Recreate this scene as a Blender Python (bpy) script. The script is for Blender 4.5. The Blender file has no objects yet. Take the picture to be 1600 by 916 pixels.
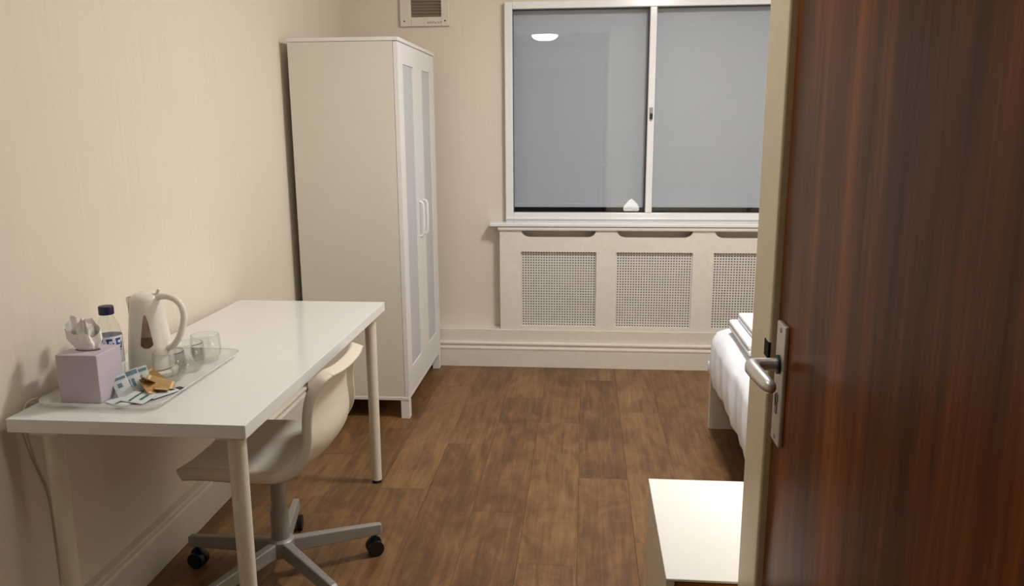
import bpy, math, random
from mathutils import Vector, Matrix

random.seed(7)
scene = bpy.context.scene
col = scene.collection

# ------------------------------------------------------------------ camera
R_ = Vector((0.99599394, 0.08918604, -0.00647478))
U_ = Vector((-0.01202479, 0.20533431, 0.97861802))
F_ = Vector((-0.08860857, 0.97461976, -0.20558417))
cd = bpy.data.cameras.new('camera')
cam = bpy.data.objects.new('camera', cd)
col.objects.link(cam)
m = Matrix((R_, U_, -F_)).transposed().to_4x4()
m.translation = Vector((1.3676, 0.0, 1.4125))
cam.matrix_world = m
cd.sensor_width = 36.0
cd.lens = 36.0 * 1254.155 / 1600.0
cd.clip_start = 0.02
scene.camera = cam

# ------------------------------------------------------------------ world: night outside
w = bpy.data.worlds.new('night')
scene.world = w
w.use_nodes = True
w.node_tree.nodes['Background'].inputs[0].default_value = (0.006, 0.008, 0.016, 1)
w.node_tree.nodes['Background'].inputs[1].default_value = 0.25

# ------------------------------------------------------------------ exposure and lamp levels
vs = scene.view_settings
vs.view_transform = 'Standard'
vs.look = 'None'
vs.gamma = 1.0
vs.use_curve_mapping = False
vs.exposure = 0.0
MAIN_LIGHT = 126.0
HALL_LIGHT = 23.0
BED_LAMP = 9.0
LIGHT_COL = (1.0, 0.985, 0.965)
WARM_COL = (1.0, 0.93, 0.82)


# ------------------------------------------------------------------ helpers
def srgb(r, g, b):
    def f(c):
        c /= 255.0
        return c / 12.92 if c <= 0.04045 else ((c + 0.055) / 1.055) ** 2.4
    return (f(r), f(g), f(b), 1.0)


def nodes_of(name):
    mt = bpy.data.materials.new(name)
    mt.use_nodes = True
    nt = mt.node_tree
    return mt, nt, nt.nodes['Principled BSDF']


def plain(name, c, rough=0.5, metal=0.0, noise=0.03, scale=30.0, spec=0.5, coat=0.0, bump=0.0):
    """a painted / plastic / metal surface with faint procedural variation"""
    mt, nt, bs = nodes_of(name)
    N, L = nt.nodes, nt.links
    tc = N.new('ShaderNodeTexCoord')
    no = N.new('ShaderNodeTexNoise')
    no.inputs['Scale'].default_value = scale
    no.inputs['Detail'].default_value = 3
    L.new(tc.outputs['Object'], no.inputs['Vector'])
    rp = N.new('ShaderNodeValToRGB')
    k0, k1 = 1 - noise, 1 + noise
    rp.color_ramp.elements[0].position = 0.3
    rp.color_ramp.elements[1].position = 0.7
    rp.color_ramp.elements[0].color = (min(1, c[0] * k0), min(1, c[1] * k0), min(1, c[2] * k0), 1)
    rp.color_ramp.elements[1].color = (min(1, c[0] * k1), min(1, c[1] * k1), min(1, c[2] * k1), 1)
    L.new(no.outputs['Fac'], rp.inputs['Fac'])
    L.new(rp.outputs['Color'], bs.inputs['Base Color'])
    bs.inputs['Roughness'].default_value = rough
    bs.inputs['Metallic'].default_value = metal
    bs.inputs['Specular IOR Level'].default_value = spec
    bs.inputs['Coat Weight'].default_value = coat
    if bump:
        bp = N.new('ShaderNodeBump')
        bp.inputs['Strength'].default_value = bump
        bp.inputs['Distance'].default_value = 0.004
        L.new(no.outputs['Fac'], bp.inputs['Height'])
        L.new(bp.outputs['Normal'], bs.inputs['Normal'])
    return mt


def wallpaper(name, c):
    """cream paper with a faint woven vertical stripe"""
    mt, nt, bs = nodes_of(name)
    N, L = nt.nodes, nt.links
    tc = N.new('ShaderNodeTexCoord')
    sp = N.new('ShaderNodeSeparateXYZ')
    L.new(tc.outputs['Object'], sp.inputs[0])
    ad = N.new('ShaderNodeMath'); ad.operation = 'ADD'
    L.new(sp.outputs['X'], ad.inputs[0]); L.new(sp.outputs['Y'], ad.inputs[1])
    cb = N.new('ShaderNodeCombineXYZ')
    L.new(ad.outputs[0], cb.inputs['X'])
    mu = N.new('ShaderNodeMath'); mu.operation = 'MULTIPLY'; mu.inputs[1].default_value = 0.04
    L.new(sp.outputs['Z'], mu.inputs[0]); L.new(mu.outputs[0], cb.inputs['Z'])
    n1 = N.new('ShaderNodeTexNoise'); n1.inputs['Scale'].default_value = 70; n1.inputs['Detail'].default_value = 4
    L.new(cb.outputs[0], n1.inputs['Vector'])
    n2 = N.new('ShaderNodeTexNoise'); n2.inputs['Scale'].default_value = 1.6; n2.inputs['Detail'].default_value = 2
    L.new(tc.outputs['Object'], n2.inputs['Vector'])
    mx = N.new('ShaderNodeMath'); mx.operation = 'MULTIPLY_ADD'; mx.inputs[1].default_value = 0.7
    L.new(n1.outputs['Fac'], mx.inputs[0])
    m3 = N.new('ShaderNodeMath'); m3.operation = 'MULTIPLY'; m3.inputs[1].default_value = 0.3
    L.new(n2.outputs['Fac'], m3.inputs[0]); L.new(m3.outputs[0], mx.inputs[2])
    rp = N.new('ShaderNodeValToRGB')
    rp.color_ramp.elements[0].position = 0.3; rp.color_ramp.elements[1].position = 0.7
    rp.color_ramp.elements[0].color = (c[0] * .97, c[1] * .966, c[2] * .96, 1)
    rp.color_ramp.elements[1].color = (c[0] * 1.02, c[1] * 1.02, c[2] * 1.02, 1)
    L.new(mx.outputs[0], rp.inputs['Fac']); L.new(rp.outputs['Color'], bs.inputs['Base Color'])
    bp = N.new('ShaderNodeBump'); bp.inputs['Strength'].default_value = 0.12; bp.inputs['Distance'].default_value = 0.002
    L.new(n1.outputs['Fac'], bp.inputs['Height']); L.new(bp.outputs['Normal'], bs.inputs['Normal'])
    bs.inputs['Roughness'].default_value = 0.72
    bs.inputs['Specular IOR Level'].default_value = 0.25
    return mt


def floor_wood(name):
    mt, nt, bs = nodes_of(name)
    N, L = nt.nodes, nt.links
    tc = N.new('ShaderNodeTexCoord')
    oi = N.new('ShaderNodeObjectInfo')
    off = N.new('ShaderNodeVectorMath'); off.operation = 'SCALE'; off.inputs[0].default_value = (37.0, 91.0, 53.0)
    L.new(oi.outputs['Random'], off.inputs['Scale'])
    ad = N.new('ShaderNodeVectorMath'); ad.operation = 'ADD'
    L.new(tc.outputs['Object'], ad.inputs[0]); L.new(off.outputs[0], ad.inputs[1])

    def noise(scale, xs, ys, detail, dist=0.0, rough=0.6):
        mp = N.new('ShaderNodeMapping'); mp.inputs['Scale'].default_value = (xs, ys, 1)
        L.new(ad.outputs[0], mp.inputs['Vector'])
        n = N.new('ShaderNodeTexNoise'); n.inputs['Scale'].default_value = scale
        n.inputs['Detail'].default_value = detail; n.inputs['Distortion'].default_value = dist
        n.inputs['Roughness'].default_value = rough
        L.new(mp.outputs[0], n.inputs['Vector'])
        return n
    grain = noise(9, 6, .35, 7, .7)      # long fibres
    patch = noise(4.6, 1.5, .7, 6, 1.6)   # cloudy figure
    saw = noise(22, .5, 3.2, 3, .3)       # faint cross saw marks
    # grey tint of whole plank
    a = N.new('ShaderNodeMath'); a.operation = 'MULTIPLY_ADD'; a.inputs[1].default_value = 0.42
    L.new(grain.outputs['Fac'], a.inputs[0])
    b = N.new('ShaderNodeMath'); b.operation = 'MULTIPLY_ADD'; b.inputs[1].default_value = 0.44
    L.new(patch.outputs['Fac'], b.inputs[0])
    cc = N.new('ShaderNodeMath'); cc.operation = 'MULTIPLY_ADD'; cc.inputs[1].default_value = 0.08
    L.new(saw.outputs['Fac'], cc.inputs[0])
    d = N.new('ShaderNodeMath'); d.operation = 'MULTIPLY'; d.inputs[1].default_value = 0.08
    L.new(oi.outputs['Random'], d.inputs[0])
    L.new(d.outputs[0], cc.inputs[2]); L.new(cc.outputs[0], b.inputs[2]); L.new(b.outputs[0], a.inputs[2])
    rp = N.new('ShaderNodeValToRGB')
    e = rp.color_ramp.elements
    e[0].position = 0.30; e[0].color = srgb(76, 52, 31)
    e[1].position = 0.78; e[1].color = srgb(164, 128, 86)
    x = e.new(0.46); x.color = srgb(106, 75, 46)
    x = e.new(0.56); x.color = srgb(128, 94, 60)
    L.new(a.outputs[0], rp.inputs['Fac'])
    L.new(rp.outputs['Color'], bs.inputs['Base Color'])
    bs.inputs['Roughness'].default_value = 0.46
    bs.inputs['Specular IOR Level'].default_value = 0.4
    bp = N.new('ShaderNodeBump'); bp.inputs['Strength'].default_value = 0.15; bp.inputs['Distance'].default_value = 0.002
    L.new(grain.outputs['Fac'], bp.inputs['Height']); L.new(bp.outputs['Normal'], bs.inputs['Normal'])
    return mt


def stripe_wood(name, dark, mid, light, along='Z', rough=0.32):
    mt, nt, bs = nodes_of(name)
    N, L = nt.nodes, nt.links
    tc = N.new('ShaderNodeTexCoord')

    def noise(scale, sy, sz, det, dist):
        mp = N.new('ShaderNodeMapping')
        mp.inputs['Scale'].default_value = (sy, sy, sz) if along == 'Z' else (sz, sy, sy)
        L.new(tc.outputs['Object'], mp.inputs['Vector'])
        n = N.new('ShaderNodeTexNoise'); n.inputs['Scale'].default_value = scale
        n.inputs['Detail'].default_value = det; n.inputs['Distortion'].default_value = dist
        L.new(mp.outputs[0], n.inputs['Vector'])
        return n
    n1 = noise(6.5, 2.2, .12, 3, .25)
    n2 = noise(60, 2.0, .10, 4, .1)
    a = N.new('ShaderNodeMath'); a.operation = 'MULTIPLY_ADD'; a.inputs[1].default_value = .72
    b = N.new('ShaderNodeMath'); b.operation = 'MULTIPLY'; b.inputs[1].default_value = .28
    L.new(n2.outputs['Fac'], b.inputs[0]); L.new(n1.outputs['Fac'], a.inputs[0]); L.new(b.outputs[0], a.inputs[2])
    rp = N.new('ShaderNodeValToRGB'); e = rp.color_ramp.elements
    e[0].position = .36; e[0].color = dark
    e[1].position = .66; e[1].color = light
    x = e.new(.5); x.color = mid
    L.new(a.outputs[0], rp.inputs['Fac']); L.new(rp.outputs['Color'], bs.inputs['Base Color'])
    bs.inputs['Roughness'].default_value = rough
    bs.inputs['Specular IOR Level'].default_value = .1
    return mt


def thin_glass(name, tint=(1, 1, 1, 1), ior=1.5, rough=0.0):
    mt = bpy.data.materials.new(name)
    mt.use_nodes = True
    nt = mt.node_tree; N, L = nt.nodes, nt.links
    for n in list(N):
        N.remove(n)
    out = N.new('ShaderNodeOutputMaterial')
    mix = N.new('ShaderNodeMixShader')
    tr = N.new('ShaderNodeBsdfTransparent'); tr.inputs[0].default_value = tint
    gl = N.new('ShaderNodeBsdfGlossy'); gl.inputs['Roughness'].default_value = rough
    # Schlick reflectance, the same from either side of the thin sheet
    lw = N.new('ShaderNodeLayerWeight'); lw.inputs['Blend'].default_value = .5
    pw_ = N.new('ShaderNodeMath'); pw_.operation = 'POWER'; pw_.inputs[1].default_value = 5.0
    L.new(lw.outputs['Facing'], pw_.inputs[0])
    f0 = ((ior - 1) / (ior + 1)) ** 2
    fr = N.new('ShaderNodeMath'); fr.operation = 'MULTIPLY_ADD'; fr.inputs[1].default_value = 1 - f0; fr.inputs[2].default_value = f0
    L.new(pw_.outputs[0], fr.inputs[0])
    L.new(fr.outputs[0], mix.inputs[0]); L.new(tr.outputs[0], mix.inputs[1]); L.new(gl.outputs[0], mix.inputs[2])
    L.new(mix.outputs[0], out.inputs[0])
    return mt


def frosted(name, c, clear=0.45, rough=0.25):
    mt, nt, bs = nodes_of(name)
    bs.inputs['Base Color'].default_value = c
    bs.inputs['Roughness'].default_value = rough
    bs.inputs['Alpha'].default_value = 1 - clear
    return mt


def glow(name, c, strength):
    mt = bpy.data.materials.new(name)
    mt.use_nodes = True
    nt = mt.node_tree; N, L = nt.nodes, nt.links
    for n in list(N):
        N.remove(n)
    out = N.new('ShaderNodeOutputMaterial')
    em = N.new('ShaderNodeEmission')
    em.inputs[0].default_value = (*c, 1); em.inputs[1].default_value = strength
    L.new(em.outputs[0], out.inputs[0])
    return mt


class MB:
    """collects shapes in world coordinates; build() links them as one mesh object"""

    def __init__(s):
        s.v, s.f = [], []

    def add(s, vs_, fs):
        o = len(s.v)
        s.v += [tuple(p) for p in vs_]
        s.f += [tuple(i + o for i in f) for f in fs]
        return s

    def box(s, x0, x1, y0, y1, z0, z1):
        return s.add([(x0, y0, z0), (x1, y0, z0), (x1, y1, z0), (x0, y1, z0), (x0, y0, z1), (x1, y0, z1), (x1, y1, z1), (x0, y1, z1)],
                     [(0, 3, 2, 1), (4, 5, 6, 7), (0, 1, 5, 4), (1, 2, 6, 5), (2, 3, 7, 6), (3, 0, 4, 7)])

    def tube(s, pts, rad, n=16, caps=True):
        pts = [Vector(p) for p in pts]
        if not isinstance(rad, (list, tuple)):
            rad = [rad] * len(pts)
        rings = []
        prev = None
        for i, p in enumerate(pts):
            t = (pts[min(i + 1, len(pts) - 1)] - pts[max(i - 1, 0)]).normalized()
            if prev is None:
                a = Vector((0, 0, 1)) if abs(t.z) < .9 else Vector((1, 0, 0))
                u = t.cross(a).normalized()
            else:
                u = (prev - t * prev.dot(t)).normalized()
            prev = u
            v = t.cross(u)
            rings.append([p + (u * math.cos(2 * math.pi * k / n) + v * math.sin(2 * math.pi * k / n)) * rad[i] for k in range(n)])
        vs_ = [q for r in rings for q in r]
        fs = []
        for i in range(len(rings) - 1):
            for k in range(n):
                a, b = i * n + k, i * n + (k + 1) % n
                fs.append((a, a + n, b + n, b))
        if caps:
            fs.append(tuple(range(n)))
            fs.append(tuple(range((len(rings) - 1) * n + n - 1, (len(rings) - 1) * n - 1, -1)))
        return s.add(vs_, fs)

    def lathe(s, prof, c, n=32, closed=False):
        """prof: (radius, z) pairs, bottom to top"""
        vs_, fs = [], []
        k0 = len(prof)
        for r, z in prof:
            for k in range(n):
                a = 2 * math.pi * k / n
                vs_.append((c[0] + r * math.cos(a), c[1] + r * math.sin(a), c[2] + z))
        for i in range(k0 - 1 if not closed else k0):
            j = (i + 1) % k0
            for k in range(n):
                k2 = (k + 1) % n
                fs.append((i * n + k, i * n + k2, j * n + k2, j * n + k))
        return s.add(vs_, fs)

    def prism(s, poly, axis, a0, a1):
        """2D outline extruded along an axis. axis 'y': (x,z); 'x': (y,z); 'z': (x,y)"""
        def P(q, h):
            if axis == 'y':
                return (q[0], h, q[1])
            if axis == 'x':
                return (h, q[0], q[1])
            return (q[0], q[1], h)
        n = len(poly)
        vs_ = [P(q, a0) for q in poly] + [P(q, a1) for q in poly]
        fs = [tuple(range(n)), tuple(range(2 * n - 1, n - 1, -1))]
        for i in range(n):
            j = (i + 1) % n
            fs.append((i, i + n, j + n, j))
        return s.add(vs_, fs)

    def build(s, name, mt, parent=None, origin=None, smooth=False, bevel=0.0, seg=2):
        o3 = Vector((0, 0, 0))
        if parent is not None:
            p = parent
            while p is not None:
                o3 += p.location
                p = p.parent
        elif origin is not None:
            o3 = Vector(origin)
        me = bpy.data.meshes.new(name)
        me.from_pydata([Vector(v) - o3 for v in s.v], [], s.f)
        me.validate()
        import bmesh
        bm = bmesh.new(); bm.from_mesh(me)
        bmesh.ops.recalc_face_normals(bm, faces=bm.faces)
        bm.to_mesh(me); bm.free()
        me.materials.append(mt)
        ob = bpy.data.objects.new(name, me)
        col.objects.link(ob)
        if parent is not None:
            ob.parent = parent
        elif origin is not None:
            ob.location = o3
        if smooth:
            for p in me.polygons:
                p.use_smooth = True
            try:
                me.set_sharp_from_angle(angle=math.radians(38))
            except Exception:
                pass
        if bevel:
            b = ob.modifiers.new('bevel', 'BEVEL')
            b.width = bevel; b.segments = seg; b.limit_method = 'ANGLE'; b.angle_limit = math.radians(40)
        return ob


def root(name, loc, label=None, cat=None, group=None, kind=None):
    e = bpy.data.objects.new(name, None)
    e.empty_display_size = 0.05
    e.location = loc
    col.objects.link(e)
    return tag(e, label, cat, group, kind)


def tag(o, label=None, cat=None, group=None, kind=None):
    if label: o['label'] = label
    if cat: o['category'] = cat
    if group: o['group'] = group
    if kind: o['kind'] = kind
    return o


def struct(name, mb, mt, **k):
    return tag(mb.build(name, mt, **k), kind='structure')


def copy_thing(o, loc=None, rot=None):
    c = o.copy(); col.objects.link(c)
    if loc is not None: c.location = loc
    if rot is not None: c.rotation_euler = rot
    for ch in o.children:
        d = ch.copy(); col.objects.link(d); d.parent = c
        for g in ch.children:
            e = g.copy(); col.objects.link(e); e.parent = d
    return c


# ------------------------------------------------------------------ materials
CREAM = srgb(228, 218, 203)
M = {}
M['wall'] = wallpaper('cream_wallpaper', CREAM)
M['ceiling'] = plain('ceiling_paint', srgb(232, 226, 214), .8)
M['trim'] = plain('cream_gloss_paint', srgb(228, 221, 211), .34)
M['jamb'] = plain('yellowed_cream_gloss', srgb(228, 216, 184), .42)
M['white'] = plain('white_lacquer', srgb(234, 233, 231), .13, noise=.01)
M['white_frame'] = plain('white_window_paint', srgb(236, 236, 238), .16, noise=.015)
M['wardrobe_side'] = plain('wardrobe_foil', srgb(222, 217, 207), .42, noise=.012)
M['wardrobe_front'] = plain('wardrobe_white', srgb(232, 231, 232), .35, noise=.012)
M['inset'] = plain('frosted_panel', srgb(196, 200, 206), .35, noise=.015)
M['floor'] = floor_wood('laminate_oak')
M['slab'] = plain('dark_underlay', srgb(40, 28, 20), .9)
M['door'] = stripe_wood('sapele_veneer', srgb(62, 30, 11), srgb(100, 53, 20), srgb(140, 81, 33), rough=.3)
M['steel'] = plain('brushed_aluminium', srgb(214, 212, 208), .36, .6, noise=.04, scale=120)
M['grey_metal'] = plain('silver_grey_powder', srgb(158, 154, 150), .42, .35)
M['dark'] = plain('black_plastic', srgb(22, 21, 22), .45)
M['hole'] = plain('dark_recess', srgb(12, 10, 9), .9)
M['legs'] = plain('cream_leg_paint', srgb(226, 219, 203), .35)
M['shell'] = plain('chair_plastic', srgb(226, 217, 202), .32, noise=.012)
M['blind'] = plain('grey_blind_cloth', srgb(174, 182, 194), .85, noise=.03, scale=160)
M['gasket'] = plain('dark_gasket', srgb(66, 68, 72), .6)
M['glass'] = thin_glass('window_glass', (1, 1, 1, 1), 1.55)
M['clear'] = thin_glass('clear_glass', (.975, .98, .975, 1), 1.62)
M['grille'] = plain('woven_grille_paint', srgb(226, 221, 216), .6)
M['shade_sheet'] = plain('painted_cover_shade', srgb(92, 84, 78), .9)  # dark colour standing in for the shade inside the cover
M['cover'] = plain('cover_paint', srgb(232, 225, 217), .45)
M['vent'] = plain('vent_plastic', srgb(224, 216, 203), .5)
M['slat'] = plain('vent_slat_plastic', srgb(150, 138, 122), .6)
M['print'] = plain('grey_print', srgb(120, 110, 98), .7)
M['duvet'] = plain('white_cotton', srgb(240, 243, 250), .85, noise=.02, scale=60, bump=.25)
M['towel'] = plain('white_towelling', srgb(240, 241, 246), .95, noise=.04, scale=260, bump=.6)
M['bed'] = plain('bed_foil', srgb(222, 214, 198), .45)
M['drawer'] = stripe_wood('drawer_oak', srgb(112, 70, 30), srgb(142, 92, 42), srgb(166, 112, 56), along='X', rough=.45)
M['lilac'] = plain('lilac_card', srgb(198, 186, 198), .7, noise=.02)
M['tissue'] = plain('tissue_paper', srgb(250, 245, 242), .95, noise=.02)
M['kettle'] = plain('kettle_plastic', srgb(236, 230, 218), .22, noise=.01)
M['kettle_window'] = plain('kettle_water_gauge', srgb(150, 128, 112), .12, noise=.25, scale=40)
M['kettle_water'] = plain('kettle_gauge_water', srgb(104, 84, 68), .12, noise=.25, scale=60)
M['navy'] = plain('navy_cap', srgb(24, 28, 66), .4)
M['label'] = plain('bottle_label', srgb(222, 224, 232), .5)
M['blue'] = plain('blue_print', srgb(36, 66, 150), .5)
M['tray'] = frosted('frosted_tray', srgb(248, 246, 242), .62, .2)
M['sach_white'] = plain('white_sachet', srgb(214, 222, 222), .5)
M['sach_teal'] = plain('teal_print', srgb(110, 136, 146), .6)
M['sach_brown'] = plain('brown_sachet', srgb(178, 140, 88), .6, noise=.12, scale=90)
M['sach_tan'] = plain('tan_print', srgb(226, 196, 150), .6)
M['sach_green'] = plain('green_print', srgb(70, 116, 90), .6)
M['cord'] = plain('cream_flex', srgb(206, 194, 170), .5)
M['diffuser'] = glow('ceiling_diffuser', LIGHT_COL, MAIN_LIGHT)
M['hall_diffuser'] = glow('hall_diffuser', LIGHT_COL, HALL_LIGHT)
M['lamp_glow'] = glow('lamp_shade_glow', WARM_COL, BED_LAMP)

# ------------------------------------------------------------------ the room
XR, YB, ZC = 2.95, 4.68, 2.45
struct('wall_left', MB().box(-.12, -.022, -1.4, YB + .25, 0, ZC), M['wall'])
struct('wall_right', MB().box(XR, XR + .12, -1.4, YB + .25, 0, ZC), M['wall'])
WX0, WX1, WZ0, WZ1 = .913, 2.55, .845, 2.075
wb = MB()
wb.box(-.022, WX0, YB, YB + .25, 0, ZC)
wb.box(WX1, XR, YB, YB + .25, 0, ZC)
wb.box(WX0, WX1, YB, YB + .25, 0, WZ0)
wb.box(WX0, WX1, YB, YB + .25, WZ1, ZC)
struct('wall_back', wb, M['wall'])
struct('ceiling', MB().box(-.12, XR + .12, 1.5, YB + .25, ZC, ZC + .1).box(-.12, XR + .12, -1.4, 1.5, 2.25, ZC + .1), M['ceiling'])
# wall behind the camera with the entrance opening, unlit passage beyond
wf = MB().box(-.022, .71, -.14, -.02, 0, 2.25).box(.71, 1.69, -.14, -.02, 2.05, 2.25).box(1.69, XR, -.14, -.02, 0, 2.25)
struct('wall_front', wf, M['wall'])
struct('wall_passage', MB().box(0, XR, -1.4, -1.28, 0, 2.25), M['wall'])
# partition with the side door
DX, DY0, DY1 = 1.70, .506, 1.366      # door face plane, hinge edge, latch edge
wp = MB()
wp.box(1.69, 1.80, -.02, .475, 0, 2.25)
wp.box(1.69, 1.80, 1.397, 1.522, 0, 2.25)
wp.box(1.69, 1.80, .475, 1.397, 2.04, 2.25)
wp.box(1.80, XR, 1.40, 1.522, 0, ZC)
struct('wall_partition', wp, M['jamb'])

# floor of laminate planks running away from the camera
fl = struct('floor', MB().box(-.12, XR + .12, -1.4, YB + .25, -.06, -.010), M['slab'])
PW, PL = .197, 1.28


def plank_mesh(L):
    g, c = .0003, .0006
    x0, x1, y0, y1 = g, PW - g, g, L - g
    vs_ = [(x0, y0, -.009), (x1, y0, -.009), (x1, y1, -.009), (x0, y1, -.009),
           (x0, y0, -c), (x1, y0, -c), (x1, y1, -c), (x0, y1, -c),
           (x0 + c, y0 + c, 0), (x1 - c, y0 + c, 0), (x1 - c, y1 - c, 0), (x0 + c, y1 - c, 0)]
    fs = [(0, 3, 2, 1), (0, 1, 5, 4), (1, 2, 6, 5), (2, 3, 7, 6), (3, 0, 4, 7),
          (4, 5, 9, 8), (5, 6, 10, 9), (6, 7, 11, 10), (7, 4, 8, 11), (8, 9, 10, 11)]
    me = bpy.data.meshes.new('plank')
    me.from_pydata(vs_, [], fs)
    me.materials.append(M['floor'])
    return me


full = plank_mesh(PL)
cx = -.022
k = 0
starts = [.0, .62, .30, .93, .46, 1.1, .17, .78]
while cx < XR - .001:
    y = -1.28 - starts[k % 8]
    while y < YB:
        a, b = max(y, -1.28), min(y + PL, YB)
        if b - a > .02:
            me = full if (b - a) > PL - .001 else plank_mesh(b - a)
            o = bpy.data.objects.new('plank', me)
            col.objects.link(o)
            o.parent = fl
            o.location = (cx, a, 0)
            if cx + PW > XR:
                o.scale.x = (XR - cx) / PW
        y += PL
    cx += PW
    k += 1

# ledge under the window wall and moulded skirting boards
struct('trim_1', MB().box(-.022, XR, 4.588, YB, 0, .225), M['trim'], bevel=.004)


def skirt_profile(h=.146, t=.02):
    # distance from wall, height
    return [(0, 0), (t, 0), (t, h - .043), (t + .003, h - .041), (t + .003, h - .034), (t - .004, h - .031),
            (t - .007, h - .024), (t - .004, h - .016), (t + .001, h - .012), (t + .001, h - .004), (t - .006, h), (0, h)]


pb = [(4.588 - d, z) for d, z in skirt_profile(.148)]
struct('baseboard_back', MB().prism(pb, 'x', .03, XR), M['trim'])
pl_ = [(d - .022, z) for d, z in skirt_profile(.150, .034)]
struct('baseboard_left', MB().prism(pl_, 'y', -.02, 4.588), M['trim'])
pp = [(XR - d, z) for d, z in skirt_profile(.150, .018)]
struct('baseboard_right', MB().prism(pp, 'y', 1.522, 4.565), M['trim'])

# ------------------------------------------------------------------ window
win = root('window_1', (1.73, 4.66, .857), 'white framed window with two panes above the radiator cover', None, None, 'structure')
GZ0, GZ1 = .912, 2.036
FY0, FY1 = 4.635, 4.70
fr = MB()
fr.box(WX0, .957, FY0, FY1, .857, 2.075)
fr.box(2.508, WX1, FY0, FY1, .857, 2.075)
fr.box(.957, 2.508, FY0, FY1, GZ1, 2.075)
fr.box(.957, 2.508, FY0, FY1, .857, GZ0)
fr.build('window_frame', M['white_frame'], win, bevel=.004)
MB().box(WX0, WX1, 4.622, 4.66, .874, .884).build('frame_bead', M['white_frame'], win, bevel=.003)
mu = MB().box(1.712, 1.750, 4.628, 4.70, GZ0, GZ1).build('mullion', M['white_frame'], win, bevel=.006, seg=3)
lt = MB().box(1.722, 1.740, 4.618, 4.629, 1.435, 1.50)
lt.build('latch', M['grey_metal'], win, bevel=.003)
MB().box(1.724, 1.738, 4.602, 4.619, 1.437, 1.468).build('latch_knob', M['dark'], win, bevel=.004)
for (a, b) in ((.957, 1.712), (1.750, 2.508)):
    g = MB()
    t = .007
    g.box(a, b, 4.668, 4.674, GZ1 - t, GZ1).box(a, b, 4.668, 4.674, GZ0, GZ0 + .003)
    g.box(a, a + .004, 4.668, 4.674, GZ0, GZ1).box(b - t, b, 4.668, 4.674, GZ0, GZ1)
    g.build('gasket', M['gasket'], win)
# glass: the near sash stands very slightly out of line with the wall, as such sashes do
SKEW = .0175
TILT = 0.0


def pane(a, b, skew, tilt, y0):
    cxx, czz = (a + b) / 2, (GZ0 + GZ1) / 2
    vs_ = []
    for yy in (0, .004):
        for (x, z) in ((a, GZ0), (b, GZ0), (b, GZ1), (a, GZ1)):
            vs_.append((x, y0 + yy + (x - cxx) * skew + (z - czz) * tilt, z))
    q = MB().add(vs_, [(0, 1, 2, 3), (7, 6, 5, 4), (0, 4, 5, 1), (1, 5, 6, 2), (2, 6, 7, 3), (3, 7, 4, 0)])
    return q.build('pane', M['glass'], win)


pane(.957, 1.712, SKEW, TILT, 4.680)
pane(1.750, 2.508, .0, .0, 4.686)
sl = MB().box(.822, 2.64, 4.575, 4.70, .836, .858)
tag(sl.build('window_sill', M['white_frame'], win, bevel=.006, seg=3), 'white painted sill board')
# outer sash beyond the blinds, dark at night
of = MB().box(WX0, WX1, 4.86, 4.90, .845, .88).box(WX0, WX1, 4.86, 4.90, 2.04, 2.075).box(WX0, .95, 4.86, 4.90, .88, 2.04).box(2.51, WX1, 4.86, 4.90, .88, 2.04).box(1.71, 1.75, 4.86, 4.90, .88, 2.04)
of.build('outer_frame', M['gasket'], win)

for (a, b, nm) in ((.930, 1.722, 'grey roller blind behind the left window pane'), (1.738, 2.535, 'grey roller blind behind the right window pane')):
    r = root('roller_blind', ((a + b) / 2, 4.735, .93), nm, 'blind', 'roller blinds at the window')
    bb = MB()
    nx = 24
    vs_, fs = [], []
    for i in range(nx + 1):
        x = a + (b - a) * i / nx
        wv = .0012 * math.sin(i * 1.3) + .0008 * math.sin(i * .37 + 1)
        for z in (.955, 2.06):
            vs_.append((x, 4.733 + wv, z)); vs_.append((x, 4.7345 + wv, z))
    for i in range(nx):
        p, q = i * 4, (i + 1) * 4
        fs += [(p, q, q + 2, p + 2), (p + 1, p + 3, q + 3, q + 1), (p, p + 1, q + 1, q), (p + 2, q + 2, q + 3, p + 3)]
    fs += [(0, 2, 3, 1), (nx * 4, nx * 4 + 1, nx * 4 + 3, nx * 4 + 2)]
    bb.add(vs_, fs).build('blind_cloth', M['blind'], r, smooth=True)
    MB().box(a, b, 4.729, 4.739, .934, .957).build('bottom_bar', M['blind'], r, bevel=.003)

# ------------------------------------------------------------------ radiator cover
CX0, CX1 = .880, 2.66
CY = 4.598
rc = root('radiator_cover', ((CX0 + CX1) / 2, 4.64, .225), 'long cream radiator cover with woven grilles under the window', 'radiator cover')
bays = [(1.003, 1.439), (1.553, 1.987), (2.103, 2.537)]
ff = MB()
y0, y1 = CY, CY + .018
edges = [CX0] + [v for b in bays for v in b] + [CX1]
for i in range(0, len(edges), 2):
    ff.box(edges[i], edges[i + 1], y0, y1, .226, .812)
for (a, b) in bays:
    ff.box(a, b, y0, y1, .226, .246)
    pts = [(a, .688), (b, .688), (b, .812)]
    ce, dp, rr = .812, .038, .05
    pts.append((b - .004, ce))
    for i in range(9):
        t = i / 8 * math.pi / 2
        pts.append((b - .004 - rr * (1 - math.cos(t)), ce - dp * math.sin(t)))
    for i in range(8, -1, -1):
        t = i / 8 * math.pi / 2
        pts.append((a + .004 + rr * (1 - math.cos(t)), ce - dp * math.sin(t)))
    pts.append((a, ce))
    ff.prism(pts, 'y', y0, y1)
ff.build('front_panel', M['cover'], rc)
MB().box(CX0, CX0 + .018, y1, YB - .002, .226, .812).build('side_panel', M['cover'], rc)
MB().box(CX1 - .018, CX1, y1, YB - .002, .226, .812).build('side_panel', M['cover'], rc)
MB().box(CX0 - .012, CX1 + .012, CY - .014, YB - .002, .812, .8355).build('top_board', M['cover'], rc, bevel=.008, seg=4)
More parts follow.
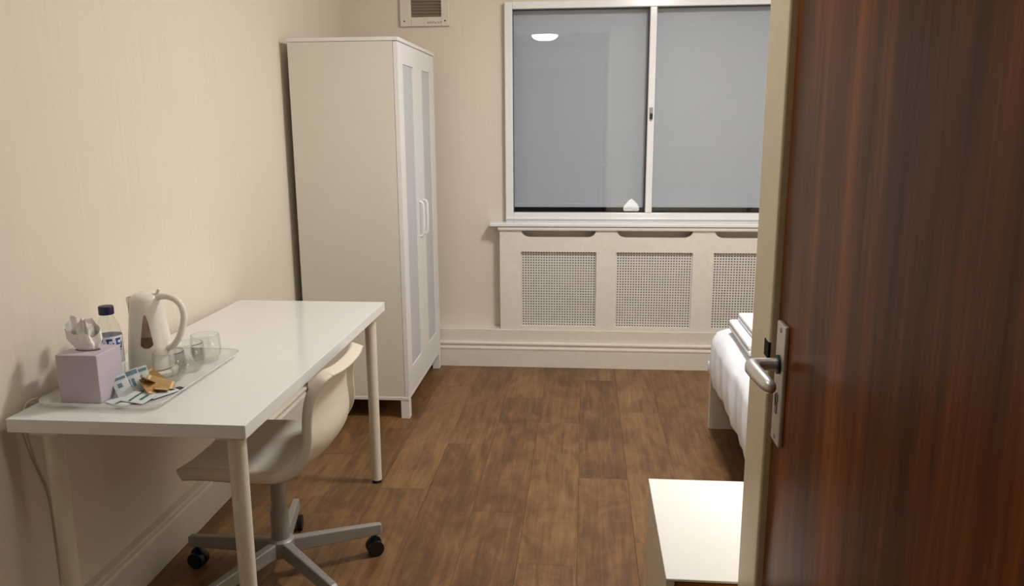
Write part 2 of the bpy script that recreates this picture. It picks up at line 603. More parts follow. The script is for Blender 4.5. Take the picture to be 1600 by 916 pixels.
for (a, b) in bays:
    gz = MB()
    st, wd = .0155, .0082
    n = int((b - a) / st)
    for i in range(n + 1):
        x = a + (b - a - wd) * i / n
        gz.box(x, x + wd, CY + .019, CY + .0202, .240, .694)
    n = int((.694 - .240) / st)
    for i in range(n + 1):
        z = .240 + (.454 - wd) * i / n
        gz.box(a - .003, b + .003, CY + .0202, CY + .0214, z, z + wd)
    MB().box(a - .006, b + .006, CY + .030, CY + .034, .230, .704).build('shade_sheet', M['shade_sheet'], rc)  # added dark sheet, paints shade behind the grille so the holes read
    tag(gz.build('grille', M['grille'], rc), kind='stuff')

# ------------------------------------------------------------------ wall vent
vt = root('wall_vent', (.457, YB, 2.08), 'cream square wall vent with dark louvres above the wardrobe', 'vent')
vx0, vx1, vz0, vz1 = .322, .602, 1.956, 2.236
ox0, ox1, oz0, oz1 = .385, .556, 2.006, 2.186
v = MB()
v.box(vx0, ox0, YB - .022, YB, vz0, vz1).box(ox1, vx1, YB - .022, YB, vz0, vz1)
v.box(ox0, ox1, YB - .022, YB, vz0, oz0).box(ox0, ox1, YB - .022, YB, oz1, vz1)
v.build('frame', M['vent'], vt, bevel=.003)
MB().box(ox0, ox1, YB - .004, YB - .001, oz0, oz1).build('backing', M['slat'], vt)
sm = None
for i in range(11):
    z = oz0 + .008 + i * .0162
    MB().add([(ox0, YB - .018, z - .004), (ox1, YB - .018, z - .004), (ox1, YB - .006, z + .006), (ox0, YB - .006, z + .006),
              (ox0, YB - .018, z - .002), (ox1, YB - .018, z - .002), (ox1, YB - .006, z + .008), (ox0, YB - .006, z + .008)],
             [(0, 3, 2, 1), (4, 5, 6, 7), (0, 1, 5, 4), (1, 2, 6, 5), (2, 3, 7, 6), (3, 0, 4, 7)]).build('slat', M['slat'], vt)
for x in (vx0 + .024, vx1 - .024):
    for z in (vz0 + .028, vz1 - .028):
        MB().tube([(x, YB - .0245, z), (x, YB - .021, z)], .0042, 10).build('screw', M['dark'], vt)
mk = MB()
x = .478
for i, (ww, h) in enumerate(((.008, .011), (.009, .009), (.006, .011), (.009, .010), (.010, .009), (.005, .011), (.009, .009), (.009, .010))):
    mk.box(x, x + ww * .32, YB - .0228, YB - .0215, 1.970, 1.970 + h)
    mk.box(x, x + ww, YB - .0228, YB - .0215, 1.970 + h * (.75 if i % 2 else .0), 1.970 + h * (1.0 if i % 2 else .25))
    x += ww + .0024
mk.build('maker_mark', M['print'], vt)

# ------------------------------------------------------------------ wardrobe
AX0, AX1, AY0, AY1 = .021, .526, 3.672, 4.545
wd_ = root('wardrobe', ((AX0 + AX1) / 2, (AY0 + AY1) / 2, 0), 'tall white two-door wardrobe with frosted panels against the cream wall', 'wardrobe')
body = MB()
bx1 = AX1 - .022
body.box(AX0, bx1, AY0, AY0 + .018, .104, 1.782)
body.box(AX0, bx1, AY1 - .018, AY1, .104, 1.782)
body.box(AX0, bx1, AY0 + .018, AY1 - .018, .112, .132)
body.box(AX0, AX0 + .006, AY0 + .018, AY1 - .018, .112, 1.782)
body.build('body', M['wardrobe_side'], wd_)
MB().box(AX0 - .002, AX1 + .004, AY0 - .004, AY1 + .004, 1.783, 1.800).build('top_panel', M['wardrobe_front'], wd_, bevel=.002)
MB().box(AX0, AX1, AY0 - .002, AY1, .094, .111).build('base_rail', M['wardrobe_front'], wd_, bevel=.002)
for (a, b) in ((AY0, AY0 + .045), (AY1 - .045, AY1)):
    for (c, d) in ((AX0, AX0 + .045), (AX1 - .042, AX1)):
        MB().box(c, d, a, b, 0, .094).build('leg', M['wardrobe_front'], wd_, bevel=.002)
ymid = (AY0 + AY1) / 2
for i, (a, b) in enumerate(((AY0 + .002, ymid - .0015), (ymid + .0015, AY1 - .002))):
    ia, ib = (AY0 + .098, ymid - .107) if i == 0 else (ymid + .098, AY1 - .117)
    z0, z1, iz0, iz1 = .114, 1.780, .240, 1.688
    d = MB()
    X0, X1 = AX1 - .020, AX1
    d.box(X0, X1, a, ia, z0, z1).box(X0, X1, ib, b, z0, z1).box(X0, X1, ia, ib, z0, iz0).box(X0, X1, ia, ib, iz1, z1)
    dr = d.build('door', M['wardrobe_front'], wd_)
    MB().box(X0 + .004, X1 - .005, ia, ib, iz0, iz1).build('frosted_panel', M['inset'], dr)
    hy = ymid - .052 if i == 0 else ymid + .052
    hp = [(X1, hy, .852), (X1 + .012, hy, .854), (X1 + .019, hy, .866), (X1 + .020, hy, .94), (X1 + .019, hy, 1.014), (X1 + .012, hy, 1.026), (X1, hy, 1.028)]
    MB().tube(hp, .0075, 10).build('handle', M['wardrobe_front'], dr, smooth=True)

# ------------------------------------------------------------------ desk
TX0, TX1, TY0, TY1, TZ = .003, .592, 1.690, 3.013, .735
dk = root('desk', ((TX0 + TX1) / 2, (TY0 + TY1) / 2, 0), 'long white desk with round cream legs against the left wall', 'desk')
MB().box(TX0, TX1, TY0, TY1, TZ - .034, TZ).build('tabletop', M['white'], dk, bevel=.0015)
for (x, y) in ((.545, 1.742), (.080, 1.742), (.545, 2.962), (.080, 2.962)):
    lg = MB().tube([(x, y, .012), (x, y, .69)], [.0195, .0225], 24).build('leg', M['legs'], dk, smooth=True)
    MB().tube([(x, y, .0), (x, y, .013)], .0188, 20).build('foot_cap', M['dark'], lg, smooth=True)
    MB().box(x - .035, x + .035, y - .035, y + .035, .69, .7015).build('mount_plate', M['legs'], lg)

# ------------------------------------------------------------------ swivel chair
HX, HY = .420, 2.262
ch = root('swivel_chair', (HX, HY, 0), 'cream moulded shell swivel chair on a grey castor base pushed under the desk', 'chair')
prof = [(-.235, .412), (-.225, .424), (-.19, .432), (-.12, .432), (-.04, .426), (.04, .421), (.10, .424), (.145, .438), (.178, .465),
        (.203, .502), (.212, .545), (.206, .600), (.206, .655), (.216, .697), (.224, .722), (.229, .734)]
halfw = [.150, .178, .193, .203, .210, .214, .216, .217, .217, .215, .211, .205, .196, .186, .172, .150]
lift = [.008, .012, .016, .022, .028, .032, .036, .042, .048, .052, .052, .046, .038, .030, .022, .014]


def resample(seq, n):
    out = []
    for i in range(n):
        t = i / (n - 1) * (len(seq) - 1)
        k = min(int(t), len(seq) - 2)
        f = t - k
        p0, p1, p2, p3 = seq[max(k - 1, 0)], seq[k], seq[k + 1], seq[min(k + 2, len(seq) - 1)]
        out.append(.5 * (2 * p1 + (p2 - p0) * f + (2 * p0 - 5 * p1 + 4 * p2 - p3) * f * f + (3 * p1 - p0 - 3 * p2 + p3) * f ** 3))
    return out


NU, NV = 48, 29
px_ = resample([p[0] for p in prof], NU); pz_ = resample([p[1] for p in prof], NU)
hw_ = resample(halfw, NU); lf_ = resample(lift, NU)
sv, sf = [], []
vsamp = [-1 + 2 * j / (NV - 3) for j in range(NV - 2)]
vsamp = [-1.0] + vsamp + [1.0]
rows = [0] + list(range(NU)) + [NU - 1]
for ri, i in enumerate(rows):
    tx = px_[min(i + 1, NU - 1)] - px_[max(i - 1, 0)]
    tz = pz_[min(i + 1, NU - 1)] - pz_[max(i - 1, 0)]
    l = math.hypot(tx, tz)
    nx_, nz_ = -tz / l, tx / l
    end = ri in (0, len(rows) - 1)
    for j, v_ in enumerate(vsamp):
        side = j in (0, len(vsamp) - 1)
        q = abs(v_)
        dsp = lf_[i] * q ** 2.6
        yy = v_ * hw_[i]
        if side or end:
            dsp -= .040
            if side:
                yy += math.copysign(.004, v_)
        xx, zz = px_[i] + nx_ * dsp, pz_[i] + nz_ * dsp
        if end:
            sg = -1 if ri == 0 else 1
            xx += sg * tx / l * .003; zz += sg * tz / l * .003
        sv.append((HX + xx, HY + yy, zz))
nvv = len(vsamp)
for i in range(len(rows) - 1):
    for j in range(nvv - 1):
        a = i * nvv + j
        sf.append((a, a + 1, a + nvv + 1, a + nvv))
sh = MB().add(sv, sf).build('seat_shell', M['shell'], ch, smooth=False)
for p in sh.data.polygons:
    p.use_smooth = True
so = sh.modifiers.new('thick', 'SOLIDIFY'); so.thickness = .007; so.offset = -1
ss = sh.modifiers.new('sub', 'SUBSURF'); ss.levels = 1; ss.render_levels = 1
MB().tube([(HX, HY, .10), (HX, HY, .23)], .028, 24).build('column', M['grey_metal'], ch, smooth=True)
MB().tube([(HX, HY, .23), (HX, HY, .395)], .023, 24).build('gas_lift', M['grey_metal'], ch, smooth=True)
MB().box(HX - .10, HX + .085, HY - .075, HY + .075, .388, .408).build('seat_mount', M['grey_metal'], ch, bevel=.008)
MB().lathe([(0, .075), (.040, .078), (.043, .10), (.040, .128), (.030, .135), (0, .135)], (HX, HY, 0), 28).build('hub', M['grey_metal'], ch, smooth=True)
for kk in range(5):
    an = math.radians(30 + 72 * kk)
    c, s = math.cos(an), math.sin(an)

    def at(r, t, z):
        return (HX + c * r - s * t, HY + s * r + c * t, z)
    vv = []
    for (r, hw, zb, zt) in ((.025, .020, .082, .128), (.17, .0175, .078, .120), (.318, .015, .074, .110), (.326, .012, .078, .106)):
        vv += [at(r, -hw, zb), at(r, hw, zb), at(r, hw * .72, zt), at(r, -hw * .72, zt)]
    ff_ = [(0, 1, 2, 3), (12, 15, 14, 13)]
    for q in range(3):
        for e in range(4):
            a = q * 4 + e; b = q * 4 + (e + 1) % 4
            ff_.append((a, a + 4, b + 4, b))
    arm = MB().add(vv, ff_).build('base_arm', M['grey_metal'], ch, bevel=.004)
    cs = MB()
    for sd in (-1, 1):
        cs.tube([at(.300, sd * .004, .027), at(.300, sd * .021, .027)], .027, 20)
    cs.tube([at(.300, -.006, .045), at(.300, .006, .045)], .022, 16)
    cs.tube([at(.300, 0, .045), at(.300, 0, .078)], .008, 10)
    cs.build('castor', M['dark'], arm, smooth=True)

# ------------------------------------------------------------------ bed
bd = root('bed', (2.40, 2.70, 0), 'single bed with white duvet beside the bedside table', 'bed')
BX0, BX1, BY0, BY1 = 1.962, 2.90, 1.66, 3.67
MB().box(BX0, BX1, BY1 - .028, BY1, 0, .42).build('foot_panel', M['bed'], bd, bevel=.002)
MB().box(BX0, BX1, BY0 - .10, BY0 - .07, 0, .80).build('head_panel', M['bed'], bd, bevel=.002)
MB().box(BX0 + .14, BX0 + .16, BY0 - .07, BY1 - .028, .17, .26).build('side_rail', M['bed'], bd)
MB().box(BX1 - .03, BX1 - .01, BY0 - .07, BY1 - .028, .17, .26).build('side_rail', M['bed'], bd)
MB().box(BX0 + .01, BX1 - .01, BY0 - .06, BY1 - .04, .26, .455).build('mattress', M['duvet'], bd, bevel=.04, seg=4)
# duvet: cross-section runs from the right edge over the top and down the left side
cs_ = []
for i in range(22):
    t = i / 21
    cs_.append((2.90 - t * .82, .500 + .010 * math.sin(t * 3.1)))
rr = .10
for i in range(1, 13):
    a = i / 12 * math.pi / 2
    cs_.append((2.08 - .125 * math.sin(a) , .500 - .085 + .085 * math.cos(a)))
for i in range(1, 13):
    t = i / 12
    cs_.append((1.955 - .012 * math.sin(t * math.pi * .8) + .010 * t, .415 - .17 * t))
ny = 70
dv, df = [], []
rows_y = [2.11 + (3.60 - 2.11) * i / ny for i in range(ny + 1)]
ext = []
for i in range(1, 11):
    a = i / 10 * math.pi / 2
    ext.append((3.60 + .092 * math.sin(a), .09 * (1 - math.cos(a))))
for i in range(1, 8):
    ext.append((3.694, .09 + .16 * i / 7))
allrows = [(y, 0) for y in rows_y] + ext
nc = len(cs_)
for (y, drop) in allrows:
    for i, (x, z) in enumerate(cs_):
        tt = max(0, (i - 22)) / 24
        wr = .006 * math.sin(y * 17 + i * .12) * tt + .004 * math.sin(y * 41 + i * .3 + 1.3) * tt + .005 * math.sin(x * 11 + y * 7) * (1 - tt) + .003 * math.sin(x * 23 - y * 13)
        zz = min(z, .505 - drop) if drop else z
        hang = max(0, (i - 34)) / 12
        hem = .012 * math.sin(y * 6 + .4) * hang
        cut = 0.02 * min(1, drop / .09) if drop else 0
        xx = x - wr * (1.0 if tt > .2 else .2) + (cut if i > 28 else 0)
        dv.append((xx, y + (.006 * math.sin(x * 19) if drop > .08 else 0), zz + hem + wr * (1 if tt < .3 else .2)))
for r in range(len(allrows) - 1):
    for i in range(nc - 1):
        a = r * nc + i
        df.append((a, a + nc, a + nc + 1, a + 1))
du = MB().add(dv, df).build('duvet', M['duvet'], bd, smooth=False)
for p in du.data.polygons:
    p.use_smooth = True
so = du.modifiers.new('thick', 'SOLIDIFY'); so.thickness = .016; so.offset = -1
# two folded towels lying on the duvet


def towel(name, x0, x1, y0, y1, z0, h, label):
    t = MB()
    n = 10
    half = h / 2
    # folded sheet: side profile with rounded fold on the left edge
    for lay in range(2):
        zc = z0 + half * (lay + .5)
        pts = []
        for i in range(9):
            a = math.pi / 2 + math.pi * i / 8
            pts.append((x0 + half * .5 + half * .48 * math.cos(a), zc + half * .48 * math.sin(a)))
        pts += [(x1, zc - half * .48), (x1, zc + half * .48)]
        t.prism(pts, 'y', y0 + .006 * lay, y1 - .004 * lay)
    o = t.build('folded_towel', M['towel'], None, origin=((x0 + x1) / 2, (y0 + y1) / 2, z0), bevel=.006, seg=3)
    return tag(o, label, 'towel', 'folded towels on the bed')


towel('folded_towel', 2.012, 2.38, 3.10, 3.54, .515, .046, 'larger folded white towel lying on the duvet, lower of the two')
tp = towel('folded_towel', 2.045, 2.37, 3.14, 3.51, .562, .036, 'smaller folded white towel lying on top of the other towel')

# ------------------------------------------------------------------ bedside table and lamp
NX0, NX1, NY0, NY1, NZ = 1.553, 1.952, 1.592, 2.095, .450
ns = root('bedside_table', ((NX0 + NX1) / 2, (NY0 + NY1) / 2, 0), 'white bedside table with brown drawer front beside the door jamb', 'bedside table')
MB().box(NX0, NX1, NY0, NY1, NZ - .006, NZ).build('top', M['white'], ns, bevel=.0015)
MB().box(NX0, NX0 + .018, NY0 + .002, NY1, 0, NZ - .006).build('side_panel', M['legs'], ns)
MB().box(NX1 - .018, NX1, NY0 + .002, NY1, 0, NZ - .006).build('side_panel', M['legs'], ns)
MB().box(NX0 + .018, NX1 - .018, NY1 - .012, NY1 - .002, .05, NZ - .006).build('back_panel', M['legs'], ns)
MB().box(NX0 + .018, NX1 - .018, NY0 + .02, NY1 - .012, .05, .066).build('shelf', M['legs'], ns)
MB().box(NX0 + .021, NX1 - .021, NY0 + .003, NY0 + .019, .23, NZ - .010).build('drawer_front', M['drawer'], ns, bevel=.001)
LX, LY = 1.888, 1.985
lp = root('table_lamp', (LX, LY, NZ), 'small lit table lamp with onion-shaped shade on the bedside table', 'lamp')
MB().lathe([(0, 0), (.056, 0), (.058, .004), (.056, .010), (.02, .016), (0, .017)], (LX, LY, NZ), 36).build('base', M['white'], lp, smooth=True)
MB().tube([(LX, LY, NZ + .012), (LX, LY, NZ + .140)], .010, 16).build('stem', M['white'], lp, smooth=True)
MB().lathe([(0, .118), (.044, .118), (.046, .130), (.040, .146), (.044, .156), (.064, .178), (.073, .200), (.070, .218), (.052, .246), (.030, .270), (.012, .287), (0, .296)],
           (LX, LY, NZ), 32).build('lamp_shade', M['lamp_glow'], lp, smooth=True)

# ------------------------------------------------------------------ side door
dr = root('door_1', (DX + .02, (DY0 + DY1) / 2, 0), 'dark reddish brown veneered door with a silver lever handle', None, None, 'structure')
MB().box(DX, DX + .04, DY0, DY1, .006, 2.03).build('door_leaf', M['door'], dr, bevel=.002)
jb = MB()
jb.box(1.687, 1.795, DY1 + .003, DY1 + .030, 0, 2.06)
jb.box(1.684, 1.795, DY0 - .030, DY0 - .004, 0, 2.06)
jb.box(1.684, 1.795, DY0 - .030, DY1 + .030, 2.034, 2.06)
jb.build('door_frame', M['jamb'], dr, bevel=.004)
MB().box(1.6862, 1.6905, DY1 + .003, DY1 + .034, 1.013, 1.042).build('strike_hole', M['hole'], dr)
PLX = 1.692
pt = MB().box(PLX, DX, 1.287, 1.340, .882, 1.090).build('handle_plate', M['steel'], dr, bevel=.0025)
SY, SZ = 1.313, 1.020
lev = [(PLX, SY, SZ), (1.670, SY, SZ), (1.655, SY - .002, SZ), (1.646, SY - .012, SZ + .001), (1.642, SY - .035, SZ + .003), (1.643, SY - .075, SZ + .004), (1.647, SY - .115, SZ + .003), (1.649, SY - .128, SZ + .0025), (1.650, SY - .135, SZ + .002), (1.6505, SY - .139, SZ + .002)]
MB().tube(lev, [.0105, .0105, .0105, .0118, .0124, .0124, .0116, .0104, .0075, .0025], 18).build('lever', M['steel'], pt, smooth=True)
MB().tube([(PLX - .004, SY, SZ), (PLX + .001, SY, SZ)], .016, 20).build('rose', M['dark'], pt, smooth=True)
for z in (1.078, .894):
    MB().tube([(PLX - .0012, SY, z), (PLX + .001, SY, z)], .0045, 12).build('screw', M['grey_metal'], pt)
kb = MB().tube([(PLX - .002, SY, .962), (PLX + .001, SY, .962)], .009, 16)
kb.box(PLX - .002, PLX + .001, SY - .005, SY + .005, .935, .960)
kb.build('lock_cylinder', M['grey_metal'], pt)
MB().box(PLX - .0028, PLX - .0018, SY - .0015, SY + .0015, .948, .968).build('keyhole', M['hole'], pt)

# ------------------------------------------------------------------ ceiling lights


def dome(name, x, y, z, r, d, mt, label):
    e = root(name, (x, y, z), label, 'ceiling light')
    MB().lathe([(0, -.006), (r + .012, -.006), (r + .014, -.018), (r + .012, -.022), (r, -.022)], (x, y, z + .006), 40).build('rim', M['white_frame'], e, smooth=True)
    pr = [(r * math.cos(i / 8 * math.pi / 2), -.016 - d * math.sin(i / 8 * math.pi / 2)) for i in range(9)]
    MB().lathe(pr, (x, y, z), 40).build('diffuser', mt, e, smooth=True)
    return e


dome('ceiling_light', 1.85, 2.95, ZC, .17, .07, M['diffuser'], 'round domed ceiling light over the middle of the room')
dome('ceiling_light', 1.09, 1.44, 2.25, .125, .05, M['hall_diffuser'], 'smaller round ceiling light near the entrance, mirrored in the window pane')

# ------------------------------------------------------------------ tray and the things on it
DZ = TZ + .0005
tx0, tx1, ty0, ty1 = .020, .346, 1.757, 2.262


def rrect(x0, x1, y0, y1, r, n=6):
    pts = []
    for (cx_, cy_, a0) in ((x1 - r, y1 - r, 0), (x0 + r, y1 - r, 90), (x0 + r, y0 + r, 180), (x1 - r, y0 + r, 270)):
        for i in range(n + 1):
            a = math.radians(a0 + 90 * i / n)
            pts.append((cx_ + r * math.cos(a), cy_ + r * math.sin(a)))
    return pts


rings = [(.030, .002, .020), (.016, .002, .03), (.006, .010, .04), (.0, .015, .045), (-.0, .018, .045)]
tv, tf = [], []
nr = None
for (ins, z, r) in rings:
    q = rrect(tx0 + ins, tx1 - ins, ty0 + ins, ty1 - ins, r)
    nr = len(q)
    tv += [(x, y, DZ + z) for x, y in q]
tf.append(tuple(range(nr)))
for i in range(len(rings) - 1):
    for k in range(nr):
        tf.append((i * nr + k, i * nr + (k + 1) % nr, (i + 1) * nr + (k + 1) % nr, (i + 1) * nr + k))
tr = MB().add(tv, tf).build('serving_tray', M['tray'], None, origin=((tx0 + tx1) / 2, (ty0 + ty1) / 2, DZ), smooth=True)
so = tr.modifiers.new('thick', 'SOLIDIFY'); so.thickness = .0015; so.offset = -1
tag(tr, 'shallow translucent plastic tray on the near end of the desk', 'tray')
TF = DZ + .0028  # upper face of the tray floor

# tissue box
tb = root('tissue_box', (.122, 1.853, TF), 'pale lilac tissue box with a tissue pulled up on the tray', 'tissue box')
MB().box(.068, .176, 1.800, 1.906, TF, TF + .124).build('carton', M['lilac'], tb, bevel=.003)
MB().prism([(.122 + .032 * math.cos(a * math.pi / 12), 1.853 + .016 * math.sin(a * math.pi / 12)) for a in range(24)], 'z', TF + .1235, TF + .1248).build('slot', M['gasket'], tb)
tsv, tsf = [], []
nt_, nl = 48, 12
def zig(a):
    a = (a / math.pi) % 2
    return 1 - 2 * abs(a - 1)


for i in range(nl):
    t = i / (nl - 1)
    base = .018 + .026 * t ** .7 - .026 * max(0, t - .5)
    for k in range(nt_):
        a = 2 * math.pi * k / nt_
        fl_ = 1 + (.10 + .22 * t) * zig(4 * a + .8 + .6 * t) + .14 * t * zig(7 * a + 2.0) + .12 * math.sin(2 * a + 1.1)
        rx = base * fl_
        top = t * (.062 + .022 * math.cos(a - 2.2) + .012 * zig(3 * a + .4) * t)
        tsv.append((.122 + rx * math.cos(a) - .008 * t, 1.853 + rx * math.sin(a) * .62, TF + .122 + top))
for i in range(nl - 1):
    for k in range(nt_):
        tsf.append((i * nt_ + k, i * nt_ + (k + 1) % nt_, (i + 1) * nt_ + (k + 1) % nt_, (i + 1) * nt_ + k))
# inner fold of the sheet, rising from the middle
o_ = len(tsv)
for i in range(nl):
    t = i / (nl - 1)
    for k in range(13):
        u = -1 + k / 6
        tsv.append((.118 + u * (.012 + .018 * t) * (1 - .55 * max(0, t - .5)), 1.853 + .006 * zig(3.1 * u * 3 + t) + .004 * math.sin(5 * u + 3 * t), TF + .122 + t * (.082 - .018 * u * u + .006 * zig(9 * u))))
for i in range(nl - 1):
    for k in range(12):
        q = o_ + i * 13 + k
        tsf.append((q, q + 1, q + 14, q + 13))
MB().add(tsv, tsf).build('tissue', M['tissue'], tb, smooth=True)

# water bottle
bx, by = .112, 1.962
bt = root('water_bottle', (bx, by, TF), 'clear plastic water bottle with navy cap and blue-printed label', 'bottle')
BH = [(0, .001), (.026, 0), (.031, .005), (.032, .02), (.0305, .03), (.032, .04), (.032, .128), (.031, .140), (.027, .158), (.020, .176), (.0145, .186), (.0135, .196), (.0135, .199)]
MB().lathe(BH, (bx, by, TF), 32).build('bottle_body', M['clear'], bt, smooth=True)
MB().lathe([(0, .190), (.0185, .190), (.019, .192), (.019, .210), (.017, .2125), (0, .213)], (bx, by, TF), 28).build('cap', M['navy'], bt, smooth=True)
MB().lathe([(.0325, .060), (.0328, .0605), (.0328, .1335), (.0325, .134)], (bx, by, TF), 40).build('label_band', M['label'], bt, smooth=True)
lbp = MB()


def stroke(a0, a1, z0, z1, slant=0.0):
    n = max(2, int((a1 - a0) / 6))
    vs_, fs = [], []
    for i in range(n + 1):
        for z, of_ in ((z0, 0), (z1, slant)):
            a = math.radians(a0 + (a1 - a0) * i / n + of_)
            vs_.append((bx + .0332 * math.cos(a), by + .0332 * math.sin(a), TF + z))
    for i in range(n):
        fs.append((i * 2, i * 2 + 2, i * 2 + 3, i * 2 + 1))
    lbp.add(vs_, fs)


# camera-side of the bottle is near -58 degrees
for base in (-112, -72, -32):
    stroke(base, base + 8, .100, .129, 4)
    stroke(base, base + 26, .123, .129)
    stroke(base + 4, base + 22, .111, .116)
    stroke(base, base + 28, .100, .105)
    stroke(base + 24, base + 30, .100, .118, 3)
stroke(-125, -5, .0945, .0975)
lbp.build('label_print', M['blue'], bt)

# kettle
kx, ky = .176, 2.045
kt = root('kettle', (kx, ky, TF), 'cream electric jug kettle with looped handle on the tray', 'kettle')
MB().lathe([(0, 0), (.064, 0), (.067, .004), (.067, .014), (.060, .020), (0, .020)], (kx, ky, TF), 40).build('power_base', M['kettle'], kt, smooth=True)


def krad(z):
    t = (z - .022) / (.215 - .022)
    return .0605 - .012 * t - .008 * t * t


kp = [(0, .0205), (.055, .0205), (.0595, .024)] + [(krad(.03 + i * .0182), .03 + i * .0182) for i in range(11)] + [(.038, .221), (.030, .229), (.016, .2345), (0, .236)]
kb = MB().lathe(kp, (kx, ky, TF), 48).build('kettle_body', M['kettle'], kt, smooth=True)
# spout lip on the side away from the handle
sp = MB()
sx = []
for i in range(7):
    a = math.radians(180 + (i - 3) * 11)
    for (zz, ext_) in ((.175, 0), (.214, .016 * (1 - abs(i - 3) / 3.2)), (.219, .013 * (1 - abs(i - 3) / 3.2))):
        rr_ = krad(zz) + .0005 + ext_
        sx.append((kx + rr_ * math.cos(a), ky + rr_ * math.sin(a), TF + zz))
sff = []
for i in range(6):
    for k in range(2):
        sff.append((i * 3 + k, i * 3 + 3 + k, i * 3 + 4 + k, i * 3 + 1 + k))
sp.add(sx, sff).build('spout', M['kettle'], kt, smooth=True)
hd = [(.030, .214), (.046, .222), (.070, .223), (.094, .214), (.108, .196), (.112, .170), (.104, .138), (.090, .108), (.070, .085), (.054, .078)]
hx, hz = resample([p[0] for p in hd], 30), resample([p[1] for p in hd], 30)
MB().tube([(kx + a, ky - a * .12, TF + b) for a, b in zip(hx, hz)], .0088, 14).build('handle', M['kettle'], kt, smooth=True)
MB().tube([(kx + .033, ky, TF + .224), (kx + .041, ky, TF + .242)], [.006, .004], 10).build('lid_button', M['kettle'], kt, smooth=True)


def gauge(z0, z1, full0, full1, off, mt, nm):
    vs_, fs = [], []
    n, mq = 18, 8
    a0 = math.radians(-68)
    for i in range(n + 1):
        z = z0 + (z1 - z0) * i / n
        t = (z - full0) / (full1 - full0)
        hw = .0165 * (max(0, 1 - t) ** .62) * min(1, (max(0, t) / .10) ** .5) * 1.02
        for k in range(mq + 1):
            a = a0 + (-1 + 2 * k / mq) * hw / krad(z)
            r = krad(z) + off
            vs_.append((kx + r * math.cos(a), ky + r * math.sin(a), TF + z))
    for i in range(n):
        for k in range(mq):
            q = i * (mq + 1) + k
            fs.append((q, q + 1, q + mq + 2, q + mq + 1))
    return MB().add(vs_, fs).build(nm, mt, kt, smooth=True)


gauge(.088, .178, .088, .180, .0006, M['kettle_window'], 'water_gauge')
gauge(.0885, .118, .088, .180, .0012, M['kettle_water'], 'gauge_water')
MB().box(kx - .008, kx + .006, ky - .0585, ky - .0560, TF + .038, TF + .043).build('switch_mark', M['dark'], kt)

# tumblers
gp = [(.0, .0), (.027, .0), (.034, .006), (.041, .022), (.0435, .040), (.042, .060), (.040, .078), (.0385, .080), (.0375, .078), (.0395, .060), (.041, .040), (.0385, .023), (.031, .010), (0, .007)]


def tumbler(x, y, label, rot=None, z=TF):
    r = root('glass_tumbler', (x, y, z), label, 'glass', 'glass tumblers on the tray')
    MB().lathe(gp, (x, y, z), 36).build('bowl', M['clear'], r, smooth=True)
    MB().lathe([(.0372, .0785), (.0385, .0812), (.0400, .0785)], (x, y, z), 36).build('rim', M['clear'], r, smooth=True)
    if rot:
        r.rotation_euler = rot
    return r


tumbler(.252, 1.998, 'rounded clear glass tumbler nearest the sachets on the tray')
tumbler(.262, 2.088, 'rounded clear glass tumbler standing between the other two glasses')
tumbler(.268, 2.178, 'rounded clear glass tumbler farthest along the tray')

# sachets


def sachet(loc, rot, w_, l_, mt, label, stripes=(), group='sachets on the tray', th=.004, stick=False):
    w_, l_ = w_ * 1.25, l_ * 1.2
    r = root('stick_sachet' if stick else 'sachet', loc, label, 'sachet', group)
    nu, nv_ = 6, 8
    vs_, fs = [], []
    for sd in (1, -1):
        for i in range(nu + 1):
            for j in range(nv_ + 1):
                u, v_ = -1 + 2 * i / nu, -1 + 2 * j / nv_
                h = th * .5 * math.sqrt(max(0, 1 - u * u)) * math.sqrt(max(0, 1 - (abs(v_) ** 4))) + .0003
                vs_.append((loc[0] + u * w_ / 2, loc[1] + v_ * l_ / 2, loc[2] + sd * h))
    o = (nu + 1) * (nv_ + 1)
    for i in range(nu):
        for j in range(nv_):
            a = i * (nv_ + 1) + j
            fs.append((a, a + nv_ + 1, a + nv_ + 2, a + 1))
            fs.append((o + a, o + a + 1, o + a + nv_ + 2, o + a + nv_ + 1))
    for j in range(nv_):
        fs.append((j, j + 1, o + j + 1, o + j))
        a = nu * (nv_ + 1) + j
        fs.append((a, o + a, o + a + 1, a + 1))
    for i in range(nu):
        a = i * (nv_ + 1)
        fs.append((a, o + a, o + a + nv_ + 1, a + nv_ + 1))
        a += nv_
        fs.append((a, a + nv_ + 1, o + a + nv_ + 1, o + a))
    MB().add(vs_, fs).build('packet', mt, r, smooth=True)
    for (v0, v1, u0, u1, smt) in stripes:
        q = MB()
        sv_, sf_ = [], []
        n = 6
        for i in range(n + 1):
            u = u0 + (u1 - u0) * i / n
            for v_ in (v0, v1):
                h = th * .5 * math.sqrt(max(0, 1 - u * u)) * math.sqrt(max(0, 1 - abs(v_) ** 4)) + .0008
                sv_.append((loc[0] + u * w_ / 2, loc[1] + v_ * l_ / 2, loc[2] + h))
        for i in range(n):
            sf_.append((i * 2, i * 2 + 2, i * 2 + 3, i * 2 + 1))
        q.add(sv_, sf_).build('printed_band', smt, r, smooth=True)
    r.rotation_euler = rot
    return r


D = math.radians
W_, T_, B_, N_, G_ = M['sach_white'], M['sach_teal'], M['sach_brown'], M['sach_tan'], M['sach_green']
teal = ((.55, .80, -.85, .85, T_), (-.15, .25, -.5, .1, T_))
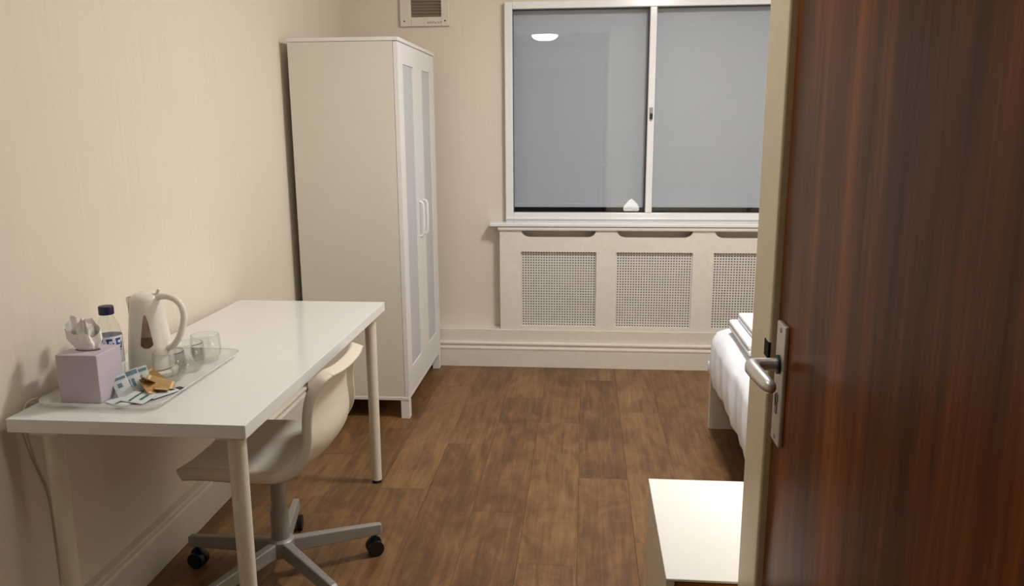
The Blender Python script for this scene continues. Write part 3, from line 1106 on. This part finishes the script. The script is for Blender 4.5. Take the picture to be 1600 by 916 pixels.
# white and teal ones propped against the tissue box
sachet((.196, 1.862, TF + .026), (D(42), D(-14), D(40)), .030, .056, W_, 'pale blue sachet leaning nearest the tissue box', teal)
sachet((.205, 1.893, TF + .028), (D(44), D(-14), D(36)), .036, .058, W_, 'wide pale blue sachet with printed panel, middle of the leaning ones', ((.5, .9, -.9, .9, T_), (-.5, .2, -.6, -.2, T_), (-.5, .2, 0, .3, T_)))
sachet((.217, 1.922, TF + .028), (D(46), D(-14), D(32)), .030, .058, W_, 'pale blue sachet leaning farthest from the tissue box', teal)
# green-banded tea envelopes lying in front
sachet((.226, 1.818, TF + .003), (0, 0, D(64)), .050, .058, W_, 'white tea envelope with green band lying beside the tissue box', ((-.25, -.05, -.9, .9, G_),))
sachet((.258, 1.828, TF + .009), (D(4), D(-5), D(82)), .048, .056, W_, 'white tea envelope with green stripe overlapping another envelope', ((.1, .3, -.9, .9, G_), (-.6, -.35, -.5, .5, G_)))
# brown sugar sachets heaped in the middle
br = ((.72, .92, -.8, .8, N_), (-.92, -.72, -.8, .8, N_))
sachet((.238, 1.945, TF + .020), (D(30), D(-24), D(58)), .030, .060, B_, 'brown sugar sachet at the back of the brown heap', br)
sachet((.243, 1.905, TF + .030), (D(-22), D(26), D(14)), .030, .060, B_, 'brown sugar sachet lying highest on the brown heap', br)
sachet((.266, 1.920, TF + .018), (D(24), D(-22), D(100)), .030, .060, B_, 'brown sugar sachet nearest the glass tumbler', br)
sachet((.262, 1.878, TF + .018), (D(18), D(22), D(52)), .030, .060, B_, 'brown sugar sachet at the front of the brown heap', br)
sachet((.280, 1.895, TF + .012), (D(-8), D(14), D(30)), .028, .058, B_, 'brown sugar sachet beside the white stick sachets', br)
# white stick
sachet((.286, 1.862, TF + .006), (0, D(-3), D(-30)), .018, .080, W_, 'slim white stick sachet with black end beside the brown heap', ((.70, .98, -.8, .8, M['dark']), (-.95, -.82, -.4, .5, G_)), stick=True)
sachet((.304, 1.880, TF + .005), (0, D(3), D(-26)), .020, .080, W_, 'slim white stick sachet with black end at the tray rim', ((.60, .98, -.9, .9, M['dark']),), stick=True)

# flex dropping behind the near end of the desk
pc = [(-.008, 1.82, .742), (-.010, 1.78, .739), (-.012, 1.765, .70), (-.012, 1.772, .672), (-.014, 1.785, .617), (-.016, 1.803, .557), (-.016, 1.826, .493), (-.016, 1.834, .426), (-.016, 1.835, .30), (-.010, 1.835, .19), (.016, 1.835, .14), (.017, 1.835, .04)]
qx = [resample([p[i] for p in pc], 40) for i in range(3)]
cdm = MB().tube(list(zip(*qx)), .0028, 8).build('power_cord', M['cord'], None, origin=(.0, 1.755, .70), smooth=True)
tag(cdm, 'thin cream power cord hanging below the near wall corner of the desk', 'cord')
